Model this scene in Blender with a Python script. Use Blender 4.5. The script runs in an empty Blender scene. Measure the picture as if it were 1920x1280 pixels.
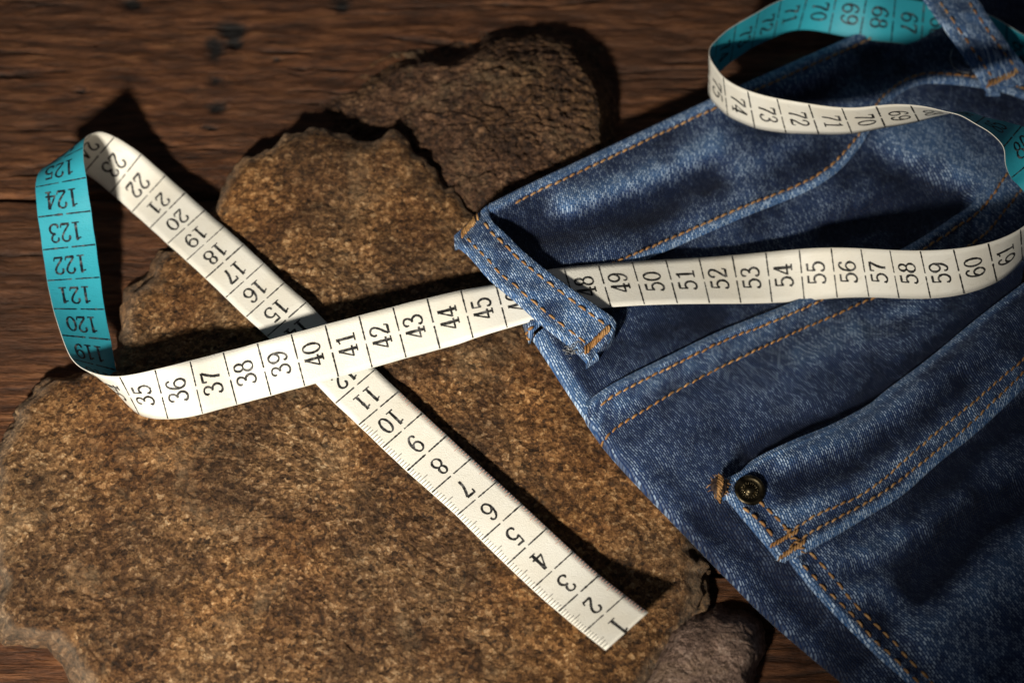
import bpy, math, random
import numpy as np
from mathutils import Vector

random.seed(7)
rng = np.random.default_rng(11)
scene = bpy.context.scene
CM = 0.01                                   # all modelling is done in centimetres, stored in metres

# ------------------------------------------------------------------ camera
ELEV = math.radians(58.0); DIST = 56.0; FPX = 3560.0
FW = np.array([0.0, math.cos(ELEV), -math.sin(ELEV)]); RT = np.array([1.0, 0, 0]); UP = np.cross(RT, FW)
CAM = -FW * DIST
cam_data = bpy.data.cameras.new("camera"); cam = bpy.data.objects.new("camera", cam_data)
scene.collection.objects.link(cam)
cam.location = Vector(CAM * CM)
cam.rotation_euler = (math.radians(90) - ELEV, 0, 0)
cam_data.sensor_width = 36.0; cam_data.lens = 36.0 * FPX / 1920.0
cam_data.clip_start = 0.02; cam_data.clip_end = 20.0
cam_data.dof.use_dof = True; cam_data.dof.focus_distance = 0.520; cam_data.dof.aperture_fstop = 10.0
scene.camera = cam

# ------------------------------------------------------------------ world, lamps, exposure
world = bpy.data.worlds.new("World"); scene.world = world; world.use_nodes = True
bg = world.node_tree.nodes["Background"]
bg.inputs[0].default_value = (0.70, 0.72, 0.80, 1); bg.inputs[1].default_value = 0.055
key = bpy.data.lights.new("key_lamp", 'SPOT'); key_o = bpy.data.objects.new("key_lamp", key)
scene.collection.objects.link(key_o)
KEY_AT = np.array([-6.0, 4.0, 2.0]); KEY_POS = np.array([-16.0, -40.0, 32.0]); KEY_DIR = KEY_POS - KEY_AT
key_o.location = Vector(KEY_POS * CM)
key_o.rotation_euler = Vector(-KEY_DIR).to_track_quat('-Z', 'Y').to_euler()
key.energy = 18.6; key.color = (1.0, 0.915, 0.775); key.shadow_soft_size = 0.018
key.spot_size = math.radians(53); key.spot_blend = 1.0
scene.view_settings.view_transform = 'Standard'; scene.view_settings.look = 'None'
scene.view_settings.exposure = 0.0; scene.view_settings.gamma = 1.0
scene.view_settings.use_curve_mapping = False
scene.cycles.use_denoising = True
scene.cycles.max_bounces = 6

# ------------------------------------------------------------------ helpers
def on_plane(u, v, z):
    """point (cm) at height z on the line of sight through photo position (u, v)"""
    u = np.asarray(u, float); v = np.asarray(v, float); z = np.asarray(z, float)
    r = FW + RT * ((u - 960) / FPX)[..., None] + UP * ((640 - v) / FPX)[..., None]
    return CAM + r * ((z - CAM[2]) / r[..., 2])[..., None]

class VNoise:
    def __init__(s, seed, n=256):
        s.g = np.random.default_rng(seed).random((n, n)); s.n = n
    def __call__(s, x, y):
        x = np.asarray(x, float); y = np.asarray(y, float)
        xi = np.floor(x).astype(int); yi = np.floor(y).astype(int); fx = x - xi; fy = y - yi
        fx = fx * fx * (3 - 2 * fx); fy = fy * fy * (3 - 2 * fy); n = s.n; g = s.g
        a = g[xi % n, yi % n]; b = g[(xi + 1) % n, yi % n]; c = g[xi % n, (yi + 1) % n]; d = g[(xi + 1) % n, (yi + 1) % n]
        return (a * (1 - fx) + b * fx) * (1 - fy) + (c * (1 - fx) + d * fx) * fy - 0.5
_vn = [VNoise(k) for k in range(8)]
def fbm(x, y, f, octaves=4, gain=0.5, k=0):
    t = 0; a = 1
    for o in range(octaves):
        t = t + a * _vn[(k + o) % 8](x * f + 13.7 * o, y * f + 5.1 * o); f *= 2.03; a *= gain
    return t

def link(o, parent=None, label=None, category=None, kind=None, group=None):
    scene.collection.objects.link(o)
    if parent is not None: o.parent = parent
    if label: o["label"] = label
    if category: o["category"] = category
    if kind: o["kind"] = kind
    if group: o["group"] = group
    return o
def empty(name, loc, **kw):
    o = bpy.data.objects.new(name, None); o.empty_display_size = 0.01
    link(o, **kw); return o
def mesh_obj(name, verts, faces, mat, parent=None, smooth=True, uv=None, attrs=None, **kw):
    me = bpy.data.meshes.new(name)
    verts = np.asarray(verts, float) * CM
    me.from_pydata(verts.tolist(), [], faces if isinstance(faces, list) else faces.tolist())
    if smooth: me.polygons.foreach_set("use_smooth", [True] * len(me.polygons))
    if uv is not None:
        l = me.uv_layers.new(name="UVMap"); vi = np.empty(len(me.loops), int); me.loops.foreach_get("vertex_index", vi)
        l.data.foreach_set("uv", np.asarray(uv, float)[vi].ravel())
    for k, a in (attrs or {}).items():
        at = me.attributes.new(k, 'FLOAT', 'POINT'); at.data.foreach_set("value", np.asarray(a, float).ravel())
    for m in (mat if isinstance(mat, (list, tuple)) else [mat]): me.materials.append(m)
    me.update()
    o = bpy.data.objects.new(name, me); return link(o, parent, **kw)
def grid_faces(nu, nv, wrap=False):
    i = np.arange(nu if wrap else nu - 1); j = np.arange(nv - 1)
    I, J = np.meshgrid(i, j, indexing='ij'); I2 = (I + 1) % nu
    return np.stack([I * nv + J, I2 * nv + J, I2 * nv + J + 1, I * nv + J + 1], -1).reshape(-1, 4)
def spline(pts, n):
    """Catmull-Rom through pts, resampled to n points by arc length"""
    p = np.asarray(pts, float)
    if len(p) == 2: return p[0] + (p[1] - p[0]) * np.linspace(0, 1, n)[:, None]
    q = np.vstack([2 * p[0] - p[1], p, 2 * p[-1] - p[-2]]); out = []
    for i in range(1, len(q) - 2):
        t = np.linspace(0, 1, 24, endpoint=False)[:, None]; a, b, c, d = q[i - 1:i + 3]
        out.append(0.5 * (2 * b + (c - a) * t + (2 * a - 5 * b + 4 * c - d) * t ** 2 + (3 * b - a - 3 * c + d) * t ** 3))
    o = np.vstack(out + [p[-1:]]); L = np.r_[0, np.cumsum(np.linalg.norm(np.diff(o, axis=0), axis=1))]
    return np.stack([np.interp(np.linspace(0, L[-1], n), L, o[:, k]) for k in range(p.shape[1])], -1)
def tube(path, radius, seg=8, cap=True):
    """verts, faces of a round tube; radius may be an array"""
    p = np.asarray(path, float); n = len(p); r = np.broadcast_to(radius, (n,))
    T = np.gradient(p, axis=0); T /= np.linalg.norm(T, axis=1)[:, None] + 1e-12
    ref = np.array([0, 0, 1.0]); U = np.cross(T, ref); bad = np.linalg.norm(U, axis=1) < 1e-3; U[bad] = [1, 0, 0]
    U /= np.linalg.norm(U, axis=1)[:, None]; V = np.cross(U, T)
    a = np.linspace(0, 2 * np.pi, seg, endpoint=False)
    v = p[:, None] + r[:, None, None] * (U[:, None] * np.cos(a)[None, :, None] + V[:, None] * np.sin(a)[None, :, None])
    f = []
    for i in range(n - 1):
        for j in range(seg):
            k = (j + 1) % seg; f.append((i * seg + j, i * seg + k, (i + 1) * seg + k, (i + 1) * seg + j))
    if cap: f.append(tuple(range(seg - 1, -1, -1))); f.append(tuple((n - 1) * seg + j for j in range(seg)))
    return v.reshape(-1, 3), f
class Bag:
    def __init__(s): s.v = []; s.f = []; s.n = 0
    def add(s, v, f):
        s.v.append(np.asarray(v, float)); s.f += [tuple(int(i) + s.n for i in q) for q in f]; s.n += len(v)
    def build(s, name, mat, parent=None, **kw): return mesh_obj(name, np.vstack(s.v), s.f, mat, parent, **kw)

# ------------------------------------------------------------------ materials
def new_mat(name, rough=0.8, spec=0.3):
    m = bpy.data.materials.new(name); m.use_nodes = True; nt = m.node_tree
    b = nt.nodes["Principled BSDF"]; b.inputs["Roughness"].default_value = rough; b.inputs["Specular IOR Level"].default_value = spec
    return m, nt, b
def N(nt, typ, ins=None, **props):
    n = nt.nodes.new(typ)
    for k, v in props.items(): setattr(n, k, v)
    for k, v in (ins or {}).items():
        s = n.inputs[k]
        if isinstance(v, bpy.types.NodeSocket): nt.links.new(v, s)
        else: s.default_value = v
    return n
def ramp(nt, fac, stops):
    n = nt.nodes.new("ShaderNodeValToRGB"); nt.links.new(fac, n.inputs[0]); e = n.color_ramp.elements
    while len(e) > 1: e.remove(e[-1])
    e[0].position = stops[0][0]; e[0].color = (*stops[0][1], 1)
    for p, c in stops[1:]:
        q = e.new(p); q.color = (*c, 1)
    return n.outputs[0]
def mixc(nt, fac, a, b, mode='MIX'):
    n = nt.nodes.new("ShaderNodeMix"); n.data_type = 'RGBA'; n.blend_type = mode
    for s, v in ((n.inputs[0], fac), (n.inputs[6], a), (n.inputs[7], b)):
        if isinstance(v, bpy.types.NodeSocket): nt.links.new(v, s)
        elif isinstance(v, (int, float)): s.default_value = v
        else: s.default_value = (*v, 1)
    return n.outputs[2]
def mth(nt, op, a, b=0.0, clamp=False):
    n = nt.nodes.new("ShaderNodeMath"); n.operation = op; n.use_clamp = clamp
    for s, v in zip(n.inputs, (a, b)):
        if isinstance(v, bpy.types.NodeSocket): nt.links.new(v, s)
        else: s.default_value = v
    return n.outputs[0]
def objco(nt, scale=(1, 1, 1), rot=(0, 0, 0)):
    tc = N(nt, "ShaderNodeTexCoord"); return N(nt, "ShaderNodeMapping", {"Vector": tc.outputs["Object"], "Scale": scale, "Rotation": rot}).outputs[0]
def noise(nt, co, scale, detail=4, rough=0.55, dist=0.0):
    return N(nt, "ShaderNodeTexNoise", {"Vector": co, "Scale": scale, "Detail": detail, "Roughness": rough, "Distortion": dist}).outputs[0]
def bump(nt, b, height, strength, dist, prev=None):
    n = N(nt, "ShaderNodeBump", {"Height": height, "Strength": strength, "Distance": dist})
    if prev is not None: nt.links.new(prev, n.inputs["Normal"])
    nt.links.new(n.outputs[0], b.inputs["Normal"]); return n.outputs[0]

def stone_material(name, dark, mid, light, speck, ochre, ochre_amt, seedshift):
    m, nt, b = new_mat(name, 0.78, 0.35)
    co = N(nt, "ShaderNodeMapping", {"Vector": N(nt, "ShaderNodeTexCoord").outputs["Object"], "Location": (seedshift, seedshift * .7, 0)}).outputs[0]
    big = noise(nt, co, 20, 5); med = noise(nt, co, 75, 6, 0.7, 0.4); fine = noise(nt, co, 620, 6, 0.8, 0.5)
    vor = N(nt, "ShaderNodeTexVoronoi", {"Vector": co, "Scale": 1250.0, "Randomness": 1.0})
    sep = N(nt, "ShaderNodeSeparateColor", {0: vor.outputs["Color"]})
    vor2 = N(nt, "ShaderNodeTexVoronoi", {"Vector": co, "Scale": 640.0, "Randomness": 1.0}); sep2 = N(nt, "ShaderNodeSeparateColor", {0: vor2.outputs["Color"]})
    gr = mth(nt, 'ADD', mth(nt, 'MULTIPLY', fine, 0.55), mth(nt, 'ADD', mth(nt, 'MULTIPLY', sep.outputs[0], 0.22), mth(nt, 'MULTIPLY', sep2.outputs[0], 0.23)))
    c = ramp(nt, gr, [(0.28, dark), (0.46, mid), (0.60, light), (0.76, speck)])
    c = mixc(nt, mth(nt, 'MULTIPLY', ramp(nt, med, [(0.34, (1, 1, 1)), (0.50, (0, 0, 0))]), 0.55), c, dark)
    grain = mixc(nt, mth(nt, 'MULTIPLY', ramp(nt, big, [(0.42, (0, 0, 0)), (0.62, (1, 1, 1))]), ochre_amt), c, mixc(nt, 1.0, c, ochre, 'MULTIPLY'))
    pat = noise(nt, co, 34, 6, 0.7, 0.8); pat2 = noise(nt, N(nt, "ShaderNodeMapping", {"Vector": co, "Location": (5.3, 1.7, 0)}).outputs[0], 46, 6, 0.75, 0.5)
    grain = mixc(nt, mth(nt, 'MULTIPLY', ramp(nt, pat, [(0.44, (1, 1, 1)), (0.56, (0, 0, 0))]), 0.72), grain, mixc(nt, 1.0, grain, (0.42, 0.36, 0.34), 'MULTIPLY'))
    grain = mixc(nt, mth(nt, 'MULTIPLY', ramp(nt, pat2, [(0.54, (0, 0, 0)), (0.66, (1, 1, 1))]), 0.6), grain, mixc(nt, 0.5, grain, (0.40, 0.27, 0.15)))
    rim = N(nt, "ShaderNodeAttribute", attribute_name="rim").outputs["Fac"]
    cc = mixc(nt, mth(nt, 'MULTIPLY', rim, mth(nt, 'ADD', fine, 0.15)), grain, (0.36, 0.30, 0.23))
    nt.links.new(cc, b.inputs["Base Color"])
    p = bump(nt, b, med, 0.45, 0.0016)
    p = bump(nt, b, fine, 1.0, 0.0012, p)
    bump(nt, b, vor.outputs["Distance"], 0.5, 0.0004, p)
    nt.links.new(ramp(nt, vor.outputs["Color"], [(0.0, (.85, .85, .85)), (0.82, (.75, .75, .75)), (0.95, (.32, .32, .32))]), b.inputs["Roughness"])
    return m
M_stone = stone_material("brown_gneiss", (0.028, 0.015, 0.007), (0.150, 0.077, 0.032), (0.32, 0.178, 0.076), (0.66, 0.47, 0.28), (1.15, 0.92, 0.62), 0.8, 0.0)
M_stone2 = stone_material("dark_reddish_stone", (0.020, 0.011, 0.008), (0.085, 0.042, 0.023), (0.175, 0.090, 0.046), (0.34, 0.20, 0.12), (1.0, 1.05, 0.7), 0.6, 3.3)
M_stone3 = stone_material("greyish_pitted_stone", (0.085, 0.057, 0.045), (0.27, 0.185, 0.145), (0.40, 0.28, 0.225), (0.58, 0.45, 0.37), (1.1, .95, .85), 0.4, 6.1)

def wood_material():
    m, nt, b = new_mat("old_brown_wood", 0.62, 0.35)
    info = N(nt, "ShaderNodeObjectInfo"); tc = N(nt, "ShaderNodeTexCoord")
    sh = N(nt, "ShaderNodeVectorMath", {0: tc.outputs["Object"], 1: (0, 0, 0)}, operation='ADD')
    cmb = N(nt, "ShaderNodeCombineXYZ", {"X": info.outputs["Random"], "Y": mth(nt, 'MULTIPLY', info.outputs["Random"], 3.1)})
    nt.links.new(cmb.outputs[0], sh.inputs[1])
    def st(sx, sy): return N(nt, "ShaderNodeMapping", {"Vector": sh.outputs[0], "Scale": (sx, sy, 60)}).outputs[0]
    g1 = noise(nt, st(55, 230), 1.0, 7, 0.72, 0.1); g2 = noise(nt, st(90, 1100), 1.0, 5, 0.7, 0.0); big = noise(nt, st(12, 24), 1.0, 4)
    c = ramp(nt, g1, [(0.30, (0.018, 0.007, 0.004)), (0.45, (0.080, 0.029, 0.011)), (0.58, (0.165, 0.064, 0.024)), (0.74, (0.27, 0.120, 0.048))])
    c = mixc(nt, ramp(nt, g2, [(0.34, (0.8, 0.8, 0.8)), (0.52, (0, 0, 0))]), c, (0.018, 0.010, 0.006))
    c = mixc(nt, ramp(nt, big, [(0.42, (0, 0, 0)), (0.65, (.5, .5, .5))]), c, (0.070, 0.032, 0.017))
    stain = N(nt, "ShaderNodeAttribute", attribute_name="stain").outputs["Fac"]
    c = mixc(nt, stain, c, (0.007, 0.006, 0.006))
    nt.links.new(c, b.inputs["Base Color"])
    p = bump(nt, b, g1, 0.9, 0.0020); bump(nt, b, g2, 0.8, 0.0009, p)
    return m
M_wood = wood_material()

def denim_material(name, fade, angle):
    m, nt, b = new_mat(name, 0.86, 0.15)
    uvn = N(nt, "ShaderNodeUVMap")
    wob = N(nt, "ShaderNodeTexNoise", {"Vector": uvn.outputs[0], "Scale": 1.1, "Detail": 2.0})
    wv = N(nt, "ShaderNodeVectorMath", {0: wob.outputs[1], 1: (0.12, 0.12, 0)}, operation='MULTIPLY')
    uv = N(nt, "ShaderNodeVectorMath", {0: uvn.outputs[0], 1: wv.outputs[0]}, operation='ADD').outputs[0]
    mp = N(nt, "ShaderNodeMapping", {"Vector": uv, "Rotation": (0, 0, math.radians(angle))}).outputs[0]
    br = N(nt, "ShaderNodeTexBrick", {"Vector": mp, "Color1": (0, 0, 0, 1), "Color2": (1, 1, 1, 1), "Mortar": (0, 0, 0, 1), "Scale": 1.0,
            "Mortar Size": 0.021, "Mortar Smooth": 0.9, "Bias": 0.0, "Brick Width": 0.135, "Row Height": 0.060}, offset=0.37, offset_frequency=2)
    thread = mth(nt, 'SUBTRACT', 1.0, br.outputs["Fac"])
    slub = noise(nt, N(nt, "ShaderNodeMapping", {"Vector": uv, "Rotation": (0, 0, math.radians(angle)), "Scale": (5, 16, 1)}).outputs[0], 1.0, 4, 0.6)
    cloud = noise(nt, uvn.outputs[0], 0.42, 4, 0.55, 0.3); mott = noise(nt, uvn.outputs[0], 3.2, 3, 0.6)
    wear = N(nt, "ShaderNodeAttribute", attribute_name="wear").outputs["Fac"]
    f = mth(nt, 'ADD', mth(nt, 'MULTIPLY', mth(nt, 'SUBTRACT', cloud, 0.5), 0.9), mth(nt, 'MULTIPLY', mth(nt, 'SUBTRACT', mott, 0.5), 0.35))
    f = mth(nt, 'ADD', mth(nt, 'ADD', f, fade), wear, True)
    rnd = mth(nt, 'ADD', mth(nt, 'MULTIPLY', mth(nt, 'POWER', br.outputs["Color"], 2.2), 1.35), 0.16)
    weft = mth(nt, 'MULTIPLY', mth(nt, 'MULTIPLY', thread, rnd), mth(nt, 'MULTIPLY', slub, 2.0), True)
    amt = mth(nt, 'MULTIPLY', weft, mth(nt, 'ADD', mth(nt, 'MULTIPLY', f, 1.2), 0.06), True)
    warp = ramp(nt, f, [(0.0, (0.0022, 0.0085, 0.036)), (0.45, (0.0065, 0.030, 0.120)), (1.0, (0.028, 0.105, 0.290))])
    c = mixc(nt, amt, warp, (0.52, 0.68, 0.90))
    nt.links.new(c, b.inputs["Base Color"])
    b.inputs["Sheen Weight"].default_value = 0.08
    p = bump(nt, b, thread, 0.8, 0.0006); bump(nt, b, noise(nt, uvn.outputs[0], 9, 3), 0.35, 0.0006, p)
    return m
M_denim = denim_material("indigo_denim", 0.155, 58)
M_denim_band = denim_material("indigo_denim_waistband", 0.15, 56)
M_denim_pale = denim_material("worn_pale_denim", 0.62, 60)
M_denim_loop = denim_material("belt_loop_denim", 0.85, 62)

def thread_material(name, a, b_):
    m, nt, b = new_mat(name, 0.6, 0.3)
    co = objco(nt); w = noise(nt, co, 900, 3, 0.6); v = noise(nt, co, 60, 2)
    c = mixc(nt, ramp(nt, v, [(0.38, (0, 0, 0)), (0.62, (1, 1, 1))]), a, b_)
    c = mixc(nt, ramp(nt, w, [(0.4, (.7, .7, .7)), (0.6, (0, 0, 0))]), c, tuple(x * .45 for x in a))
    nt.links.new(c, b.inputs["Base Color"]); bump(nt, b, w, 0.5, 0.0003); return m
M_thread = thread_material("orange_topstitch", (0.40, 0.20, 0.068), (0.56, 0.34, 0.15))
M_greythread = thread_material("grey_cotton", (0.22, 0.23, 0.25), (0.35, 0.36, 0.40))

def tape_material(name, col, dirt):
    m, nt, b = new_mat(name, 0.42, 0.45)
    co = objco(nt); a = noise(nt, co, 55, 5, 0.65); f = noise(nt, co, 2600, 3, 0.7); sc = noise(nt, N(nt, "ShaderNodeMapping", {"Vector": co, "Rotation": (0, 0, 0.7), "Scale": (300, 2400, 300)}).outputs[0], 1.0, 3)
    c = mixc(nt, ramp(nt, a, [(0.40, (0, 0, 0)), (0.70, (.75, .75, .75))]), col, dirt)
    c = mixc(nt, ramp(nt, sc, [(0.60, (0, 0, 0)), (0.72, (.35, .35, .35))]), c, tuple(x * .72 for x in dirt))
    nt.links.new(c, b.inputs["Base Color"]); bump(nt, b, f, 0.5, 0.0003)
    nt.links.new(ramp(nt, a, [(0.3, (.36, .36, .36)), (0.7, (.52, .52, .52))]), b.inputs["Roughness"]); return m
M_white = tape_material("cream_tape", (0.83, 0.82, 0.76), (0.75, 0.71, 0.61))
M_blue = tape_material("turquoise_tape", (0.035, 0.40, 0.52), (0.03, 0.34, 0.46))
def ink_material(name, col):
    m, nt, b = new_mat(name, 0.55, 0.3); co = objco(nt); f = noise(nt, co, 700, 3, 0.7)
    nt.links.new(mixc(nt, ramp(nt, f, [(0.50, (0, 0, 0)), (0.66, (.8, .8, .8))]), col, tuple(min(1, x + .16) for x in col)), b.inputs["Base Color"]); return m
M_ink = ink_material("black_ink", (0.012, 0.012, 0.012)); M_ink_blue = ink_material("navy_ink", (0.006, 0.012, 0.020))
M_ink_faint = ink_material("grey_scale_ink", (0.10, 0.095, 0.085)); M_ink_red = ink_material("faded_red_ink", (0.52, 0.30, 0.24))
def brass():
    m, nt, b = new_mat("aged_brass", 0.38, 0.5); b.inputs["Metallic"].default_value = 1.0
    f = noise(nt, objco(nt), 420, 4); nt.links.new(ramp(nt, f, [(0.35, (0.022, 0.018, 0.012)), (0.64, (0.13, 0.105, 0.062))]), b.inputs["Base Color"])
    bump(nt, b, f, 0.2, 0.0003); return m
M_brass = brass()

from mathutils import Matrix
from mathutils.bvhtree import BVHTree
def thing(name, at, label, category, **kw):
    o = bpy.data.objects.new(name, None); o.empty_display_size = 0.01; o.location = Vector(np.asarray(at) * CM)
    return link(o, None, label, category, **kw)
def settle(root):
    """parts are modelled in place: cancel the offset of the thing's own origin"""
    for c in root.children: c.matrix_parent_inverse = Matrix.Translation(-root.location)

# ================================================================== table of rough planks
table = bpy.data.objects.new("table_top", None); link(table, kind="structure", label="rough dark brown wooden planks of the table top")
WOOD = 0.5                                  # height of the plank surface
def make_planks():
    y0 = float(on_plane(60, 368, WOOD)[1]); wdt = 12.6; gap = 0.10
    spots = [(435, 60, 26, 30), (402, 90, 16, 24), (405, 145, 22, 14), (408, 195, 26, 12), (640, 8, 22, 16), (245, 4, 20, 12), (390, 238, 18, 6), (440, 80, 12, 10), (150, 170, 9, 5), (520, 110, 10, 5)]
    for k in range(-2, 2):
        ya = y0 + k * wdt + gap / 2; yb = y0 + (k + 1) * wdt - gap / 2
        xs = np.linspace(-40, 40, 460); ys = np.linspace(ya, yb, 176)
        X, Y = np.meshgrid(xs, ys, indexing='ij')
        kk = k * 37.3
        z = 0.06 * fbm(X * 0.5, Y * 2.2 + kk, 1.0, 4, 0.6, k % 5) + 0.06 * fbm(X * 1.3, Y * 7 + kk, 1.0, 4, 0.65, 2) + 0.05 * fbm(X * .15, Y * .3 + kk, 1, 2)
        d = np.minimum(Y - ya, yb - Y) + 0.06 * fbm(X * .9, Y * 0 + kk, 1, 3)
        z -= 0.22 * np.clip(1 - d / 0.16, 0, 1) ** 2
        # short saw and gouge marks across the board
        g = fbm(X * 1.5 + kk, Y * 0.9, 1.0, 3, .6, 3); z -= 0.06 * np.clip(g - .28, 0, 1) * 3
        cr = np.clip(1 - np.abs(fbm(X * .11 + kk, Y * 1.15, 1.0, 4, .5, 4)) * 15, 0, 1) * np.clip(fbm(X * .3, Y * .5 + kk, 1, 2) * 5 + .4, 0, 1)
        z -= 0.13 * cr; st = 0.75 * cr
        q = np.stack([X, Y, 0 * X + WOOD], -1) - CAM; dpt = q @ FW; PU = 960 + FPX * (q @ RT) / dpt; PV = 640 - FPX * (q @ UP) / dpt
        for (u, v, ru, rv) in spots:
            jit = 0.5 * fbm(X * 1.6 + u, Y * 2.4, 1, 4, .7, 1)
            e = np.clip(1.25 - ((PU - u) / ru) ** 2 - ((PV - v) / rv) ** 2 + jit * 2.2, 0, 1); st = np.maximum(st, e); z -= 0.10 * e
        z += WOOD - 0.03
        v = np.stack([X, Y, z], -1)
        o = mesh_obj("plank", v.reshape(-1, 3), grid_faces(460, 176), M_wood, table, attrs={"stain": st.ravel()})
    # dark bed that closes the joints between the planks
    bed = np.array([[-40, -22, -1.6], [40, -22, -1.6], [40, 34, -1.6], [-40, 34, -1.6], [-40, -22, -0.35], [40, -22, -0.35], [40, 34, -0.35], [-40, 34, -0.35]], float)
    bed[:, 2] += WOOD; bed[:, 1] = np.where(bed[:, 1] < 0, y0 - 2 * wdt, y0 + 2 * wdt)
    mesh_obj("support_board", bed, [(3, 2, 1, 0), (4, 5, 6, 7), (0, 1, 5, 4), (1, 2, 6, 5), (2, 3, 7, 6), (3, 0, 4, 7)], M_wood, table, smooth=False, attrs={"stain": np.full(8, .85)})
make_planks()

# ================================================================== stones
def make_stone(name, outline, ctr, top, mat, label, rings=200, ang=720, jit=9.0, rough=0.05, bulge=0.25, rim=0.6, seed=0, base=0.44, edge=0.25):
    o = np.array(outline + outline[:1], float); L = np.r_[0, np.cumsum(np.linalg.norm(np.diff(o, axis=0), axis=1))]
    t = np.linspace(0, L[-1], ang, endpoint=False); ol = np.stack([np.interp(t, L, o[:, k]) for k in (0, 1)], -1)
    for _ in range(3): ol = (np.roll(ol, 1, 0) + 2 * ol + np.roll(ol, -1, 0)) / 4
    ph = t / L[-1] * 2 * np.pi
    ol = ol + (ol - ctr) / np.linalg.norm(ol - ctr, axis=1)[:, None] * (jit * 2 * fbm(np.cos(ph) * 14 + seed, np.sin(ph) * 14, 1.0, 4, 0.6, 1) + jit * 1.6 * np.round(3 * fbm(np.cos(ph) * 5 + seed + 2, np.sin(ph) * 5, 1.0, 3, 0.5, 4)) / 1.5)[:, None]
    for _ in range(2): ol = (np.roll(ol, 1, 0) + 2 * ol + np.roll(ol, -1, 0)) / 4
    ol = ol + 0 * ol
    ol0 = ol.copy()
    for _ in range(60): ol0 = (np.roll(ol0, 1, 0) + ol0 + np.roll(ol0, -1, 0)) / 3
    r = np.linspace(0.004, 1, rings) ** 0.85
    R = np.broadcast_to(r, (ang, rings)); wr = r ** 8; PU = ctr[0] + ((ol0[:, 0:1] * (1 - wr) + ol[:, 0:1] * wr) - ctr[0]) * r; PV = ctr[1] + ((ol0[:, 1:2] * (1 - wr) + ol[:, 1:2] * wr) - ctr[1]) * r
    z = top(PU, PV, R)
    P = on_plane(PU, PV, z); X, Y = P[..., 0], P[..., 1]
    Lr = np.linalg.norm(ol - ctr, axis=1)[:, None] / 62.0; d = (1 - R) * Lr                     # distance to the rim in cm
    z = z - edge * np.clip(1 - d / 0.5, 0, 1) ** 2
    z = z + rough * (2.2 * fbm(X + seed, Y, 0.35, 3, .5, 2) + 1.5 * fbm(X, Y + seed, 1.3, 4, .6, 4) + 0.9 * fbm(X, Y, 5.0, 4, .65, 5))
    g = fbm(X + seed, Y, 2.4, 3, .6, 6); z = z - rough * 1.0 * np.clip(g - .22, 0, 1) * 3            # pits
    rg = 1 - np.abs(fbm(X + 3.1 + seed, Y - 1.7, 0.42, 4, .55, 5)) * 9; z = z - rough * 0.8 * np.clip(rg, 0, 1) ** 2      # shallow cracks and steps
    z = z - rough * 0.9 * np.clip(fbm(X - seed, Y + 2.0, 7.5, 3, .7, 3), 0, 1)
    for q, fq in ((0.1, .22), (0.5, .5)):                                                                # thin flaked layers of the rock
        lv = fbm(X * .8 + seed + q * 9, Y * 1.2 - q * 5, fq, 4, .5, 6) * 4.0; z = z - rough * 1.1 * (1 - np.clip((lv - np.floor(lv)) * 7, 0, 1)) - rough * 0.35 * (lv - np.floor(lv))
    P = on_plane(PU, PV, z)
    # broken side faces
    nw = 16; out = P[:, -1] - P[:, -6]; out[:, 2] = 0; out /= np.linalg.norm(out, axis=1)[:, None]
    for _ in range(12): out = (np.roll(out, 1, 0) + out + np.roll(out, -1, 0)) / 3
    w = np.linspace(0, 1, nw + 1)[1:]; ze = P[:, -1, 2:3]
    wall = np.repeat(P[:, -1][:, None], nw, 1)
    nz = fbm(np.cos(ph)[:, None] * 9 + seed, np.sin(ph)[:, None] * 9 + w * 3.0, 1.0, 4, .65, 3)
    wall[..., :2] += out[:, None, :2] * ((bulge * np.sin(w * 2.2) + 0.9 * bulge * w)[None, :] + 0.35 * nz * np.sin(w * np.pi)[None, :])[..., None]
    wall[..., 2] = ze + (base - ze) * w
    V = np.concatenate([P, wall], 1); nt_ = rings + nw
    rm = np.concatenate([np.clip(1 - d / (0.22 + 0.3 * np.abs(fbm(X, Y, 1.1, 3, .6, 2))), 0, 1) * rim, np.repeat((rim * (1 - w * .6))[None], ang, 0)], 1)
    f = grid_faces(ang, nt_, True).tolist(); f.append(tuple(i * nt_ for i in range(ang - 1, -1, -1)))
    ob = mesh_obj(name, V.reshape(-1, 3), f, mat, None, attrs={"rim": rm.ravel()}, label=label, category="stone")
    return ob
def gauss(u, v, cu, cv, su, sv): return np.exp(-((u - cu) / su) ** 2 - ((v - cv) / sv) ** 2)
slab_outline = [(-14, 1050), (2, 1099), (14, 1135), (45, 1176), (109, 1189), (122, 1212), (140, 1253), (181, 1285), (235, 1345), (700, 1410), (1080, 1390), (1190, 1300),
    (1228, 1222), (1262, 1178), (1284, 1135), (1292, 1098), (1288, 1020), (1240, 900), (1170, 720), (1020, 540), (900, 425), (862, 372), (830, 335), (790, 285), (745, 250), (690, 258), (640, 252),
    (582, 240), (520, 265), (470, 300), (432, 338), (402, 392), (345, 455), (300, 492), (288, 520), (258, 548), (240, 578), (228, 610), (217, 650), (222, 692), (150, 690), (100, 712), (58, 745), (24, 790), (-6, 850), (-16, 950)]
def slab_top(u, v, r):
    z = 1.76 - 0.50 * gauss(u, v, 330, 470, 110, 110) + 0.22 * gauss(u, v, 650, 300, 170, 70) - 0.10 * gauss(u, v, 100, 900, 160, 300) - 0.25 * gauss(u, v, 1280, 1150, 110, 90) - 0.35 * gauss(u, v, 330, 620, 150, 70)
    return z + 0 * r
make_stone("flat_stone", slab_outline, np.array([650., 900.]), slab_top, M_stone, "large flat rough brown stone slab under the measuring tape", rings=250, ang=1000, rough=0.042, rim=0.45)
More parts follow.
